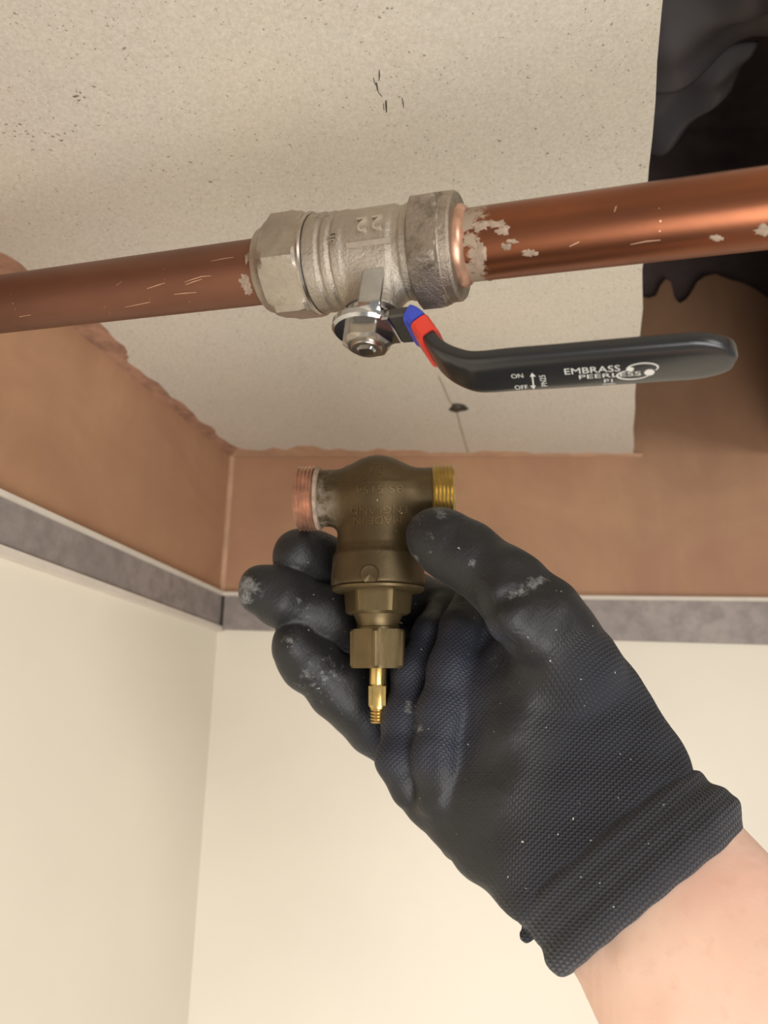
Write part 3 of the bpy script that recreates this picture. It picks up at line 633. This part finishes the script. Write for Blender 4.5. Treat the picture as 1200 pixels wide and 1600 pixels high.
class Loft:
    """sections (left pixel, right pixel, depth, half thickness mm) joined along one axis"""
    def __init__(s, secs, expo=2.4):
        s.expo = expo; Ls = [h3(*a, d) for a, b, d, h in secs]; Rs = [h3(*b, d) for a, b, d, h in secs]
        Cn = [(a+b)/2 for a, b in zip(Ls, Rs)]; A = Cn[-1]-Cn[0]; s.A = A/np.linalg.norm(A); s.C0 = Cn[0]
        t = np.array([float((c-s.C0)@s.A) for c in Cn]); Wv = [b-a for a, b in zip(Ls, Rs)]; w = np.array([np.linalg.norm(v)/2 for v in Wv])
        W = sum(v/np.linalg.norm(v) for v in Wv); W = W-s.A*(W@s.A); s.W = W/np.linalg.norm(W); s.N = np.cross(s.W, s.A)
        s.t0, s.t1 = t[0], t[-1]; tt = np.linspace(t[0], t[-1], 120)
        def sm(v):
            y = np.interp(tt, t, v)
            for _ in range(40): y[1:-1] = 0.25*y[:-2]+0.5*y[1:-1]+0.25*y[2:]
            return y
        s.tt = tt; s.cu = sm([float((c-s.C0-s.A*x)@s.W) for c, x in zip(Cn, t)]); s.cv = sm([float((c-s.C0-s.A*x)@s.N) for c, x in zip(Cn, t)]); s.w = sm(w); s.h = sm([x[3] for x in secs])
    def coords(s, P):
        q = P-s.C0; t = q@s.A; return t, q@s.W-np.interp(t, s.tt, s.cu), q@s.N-np.interp(t, s.tt, s.cv)
    def __call__(s, P, k=10.0):
        t, u, v = s.coords(P); w = np.interp(t, s.tt, s.w); h = np.interp(t, s.tt, s.h); e = s.expo
        rr = (np.abs(u/w)**e+np.abs(v/h)**e)**(1/e); d = (rr-1)*np.minimum(w, h)*0.9
        d = np.where(rr < 1, d, np.minimum(np.linalg.norm(np.stack([u, v], -1), axis=-1)*(1-1/np.maximum(rr, 1e-3)), 60))
        return smax(d, np.maximum(s.t0-t, t-s.t1), k).astype(np.float32)
palm = Loft([((596, 1192), (850, 900), 302, 14), ((655, 1292), (936, 980), 290, 18), ((695, 1338), (985, 1042), 281, 20), ((742, 1386), (1024, 1104), 274, 21), ((795, 1430), (1060, 1160), 266, 22), ((832, 1462), (1082, 1196), 260, 23), ((858, 1490), (1100, 1215), 256, 22)])
cuff_l = Loft([((812, 1446), (1066, 1172), 264, 23.4), ((838, 1470), (1086, 1200), 259, 24.2), ((858, 1492), (1112, 1212), 256, 25), ((868, 1515), (1134, 1226), 253, 25.5), ((884, 1546), (1134, 1252), 250, 25.5), ((902, 1564), (1142, 1272), 249, 25)], 2.2)
arm_l = Loft([((880, 1490), (1108, 1238), 257, 19), ((922, 1542), (1144, 1278), 250, 21), ((946, 1600), (1192, 1328), 241, 23), ((985, 1680), (1250, 1392), 231, 25), ((1060, 1800), (1345, 1490), 217, 28), ((1210, 2010), (1530, 1680), 196, 31)], 2.1)
def wob(P): return (np.sin(P[..., 0]*0.21+P[..., 1]*0.13)+np.sin(P[..., 1]*0.27-P[..., 2]*0.19+1)+np.sin(P[..., 0]*0.37-P[..., 1]*0.31+2)*0.6)*0.28
creases = [hc((742, 925, 266, 5), (757, 955, 265, 7), (772, 985, 264, 6), (796, 1010, 264, 4)), hc((748, 985, 273, 7), (742, 1050, 272, 8), (738, 1110, 270, 5)), hc((790, 935, 262, 4), (815, 920, 260, 5), (850, 908, 263, 4)), hc((640, 1290, 272, 4), (660, 1230, 270, 5), (668, 1180, 272, 5))]
cr_depth = [3.4, 1.8, 2.8, 1.4]
def glove_sdf(P):
    g = palm(P, 14.0); g = smin(g, chain(P, thenar, 4), 10.0)
    g = smin(g, smin(chain(P, thumb, 4), chain(P, web, 4), 4.0), 5.0)
    g = smin(smin(g, chain(P, filler, 4), 3.0), chain(P, core, 4), 3.0)
    r2 = chain(P, ridge2, 4); g = smin(g, r2, 2.6)
    r1 = chain(P, ridge1, 4); g = smin(g, r1, 1.4)
    rf = smin(chain(P, ring_f, 4), chain(P, little_f, 4), 2.0); mf = chain(P, middle_f, 4); xf = chain(P, index_f, 4)
    f = smin(rf, mf, 1.2); f = smin(f, xf, 1.2)
    g = smin(g, f, 1.5)
    for c, dep in zip(creases, cr_depth):
        e = chain(P, c, 2); g = g+dep*np.exp(-np.maximum(e, 0)**2/6.0)
    return g+wob(P)
def cuff_sdf(P):
    d = cuff_l(P, 5.0); t, u, v = cuff_l.coords(P)
    d = d+0.14*np.sin(u*0.55+0.7*np.sin(t*0.3))*np.clip((t-8)/10, 0, 1)+0.25*np.sin(t*0.9)
    d = smin(d, np.linalg.norm(P-h3(822, 1462, 262), axis=-1)-2.4, 3)
    return d
arm_ripple = lambda P: (np.sin(P[..., 0]*0.12+P[..., 1]*0.1)*0.5)
def arm_sdf(P):
    d = arm_l(P, 6.0)
    ten = chain(P, hc((985, 1500, 232, 10), (1060, 1600, 216, 12), (1180, 1760, 196, 14)), 3)
    return smin(d, ten, 6.0)+arm_ripple(P)
person = thing('person', 'person with black coated knit work glove and bare forearm gripping the brass valve', 'person', MH)
def bounds(pts, pad): p = np.array(pts); return p.min(0)-pad, p.max(0)+pad
allp = [c for ch in (index_f, middle_f, ring_f, little_f, ridge1, ridge2, thumb) for c, r in ch]+[h3(858, 1490, 256), h3(1100, 1215, 256), h3(1082, 1196, 260), h3(742, 1386, 274)]
lo, hi = bounds(allp, 17); lo[2] -= 8; hi[2] += 12
glove, GV = sdf_object('work_glove', glove_sdf, lo, hi, 1.0, 'glove', person)
cl = [h3(*a, d) for a, b, d, h in [((812, 1446), 0, 264, 0), ((884, 1542), 0, 250, 0), ((1066, 1172), 0, 264, 0), ((1141, 1254), 0, 250, 0), ((900, 1556), 0, 249, 0), ((1152, 1274), 0, 249, 0)]]
lo, hi = bounds(cl, 10); lo[2] -= 24; hi[2] += 24
cuff, CV = sdf_object('knit_cuff', cuff_sdf, lo, hi, 0.9, 'glove_cuff', glove); cuff['label'] = 'ribbed black knit cuff'
al = [h3(880, 1490, 257), h3(1108, 1238, 257), h3(1530, 1680, 196), h3(1210, 2010, 196)]
lo, hi = bounds(al, 8); lo[2] -= 24; hi[2] += 26
arm, AV = sdf_object('forearm', arm_sdf, lo, hi, 1.8, 'skin', person); arm['label'] = 'bare fair-skinned forearm'
def sstep(x, a, b): t = np.clip((x-a)/(b-a), 0, 1); return t*t*(3-2*t)
def put_attr(o, name, v):
    a = o.data.attributes.new(name, 'FLOAT', 'POINT'); a.data.foreach_set('value', np.asarray(v, np.float32))
def paint(o, V, is_cuff):
    t, u, v = palm.coords(V); ang = u+0.35*v
    put_attr(o, 'knit_u', t+0.03*u); put_attr(o, 'knit_v', ang)
    px = 600+FOC*V[:, 0]/(-V[:, 2]); py = 800-FOC*V[:, 1]/(-V[:, 2])
    if is_cuff: put_attr(o, 'knit', np.full(len(V), 1.0)); put_attr(o, 'dust', np.zeros(len(V))); put_attr(o, 'blue', np.full(len(V), 0.05)); return
    side = px*0.83+0.20*(py-1000)
    kn = sstep(side, 690, 790)*sstep(py, 960, 1040); rid = sstep(-np.abs(px-(700-(py-1000)*0.28)), -130, -40)*sstep(-py, -1270, -1170)*sstep(py, 950, 1010)
    kn = np.maximum(kn, 0.3*rid); kn = np.maximum(kn, 0.05); put_attr(o, 'knit', kn)
    bl = rid*sstep(-py, -1260, -1160); put_attr(o, 'blue', np.clip(bl+0.25*kn, 0, 1))
    du = np.zeros(len(V))
    for x, y, r, a in ((386, 915, 26, 1.0), (380, 935, 14, 1.0), (650, 810, 22, 0.6), (690, 798, 20, 0.8), (500, 1058, 50, 0.6), (455, 1000, 24, 0.6), (470, 955, 28, 0.5), (665, 850, 22, 0.5), (738, 880, 8, 1.0), (820, 922, 14, 0.8), (846, 908, 12, 0.8), (640, 1105, 14, 0.8), (655, 1140, 10, 0.9), (775, 1030, 24, 0.45), (650, 870, 15, 0.6), (800, 930, 14, .9), (832, 914, 14, .9), (846, 905, 10, .9)):
        du = np.maximum(du, a*np.exp(-((px-x)**2+(py-y)**2)/(r*r)))
    put_attr(o, 'dust', du)
paint(glove, GV, False); paint(cuff, CV, True)
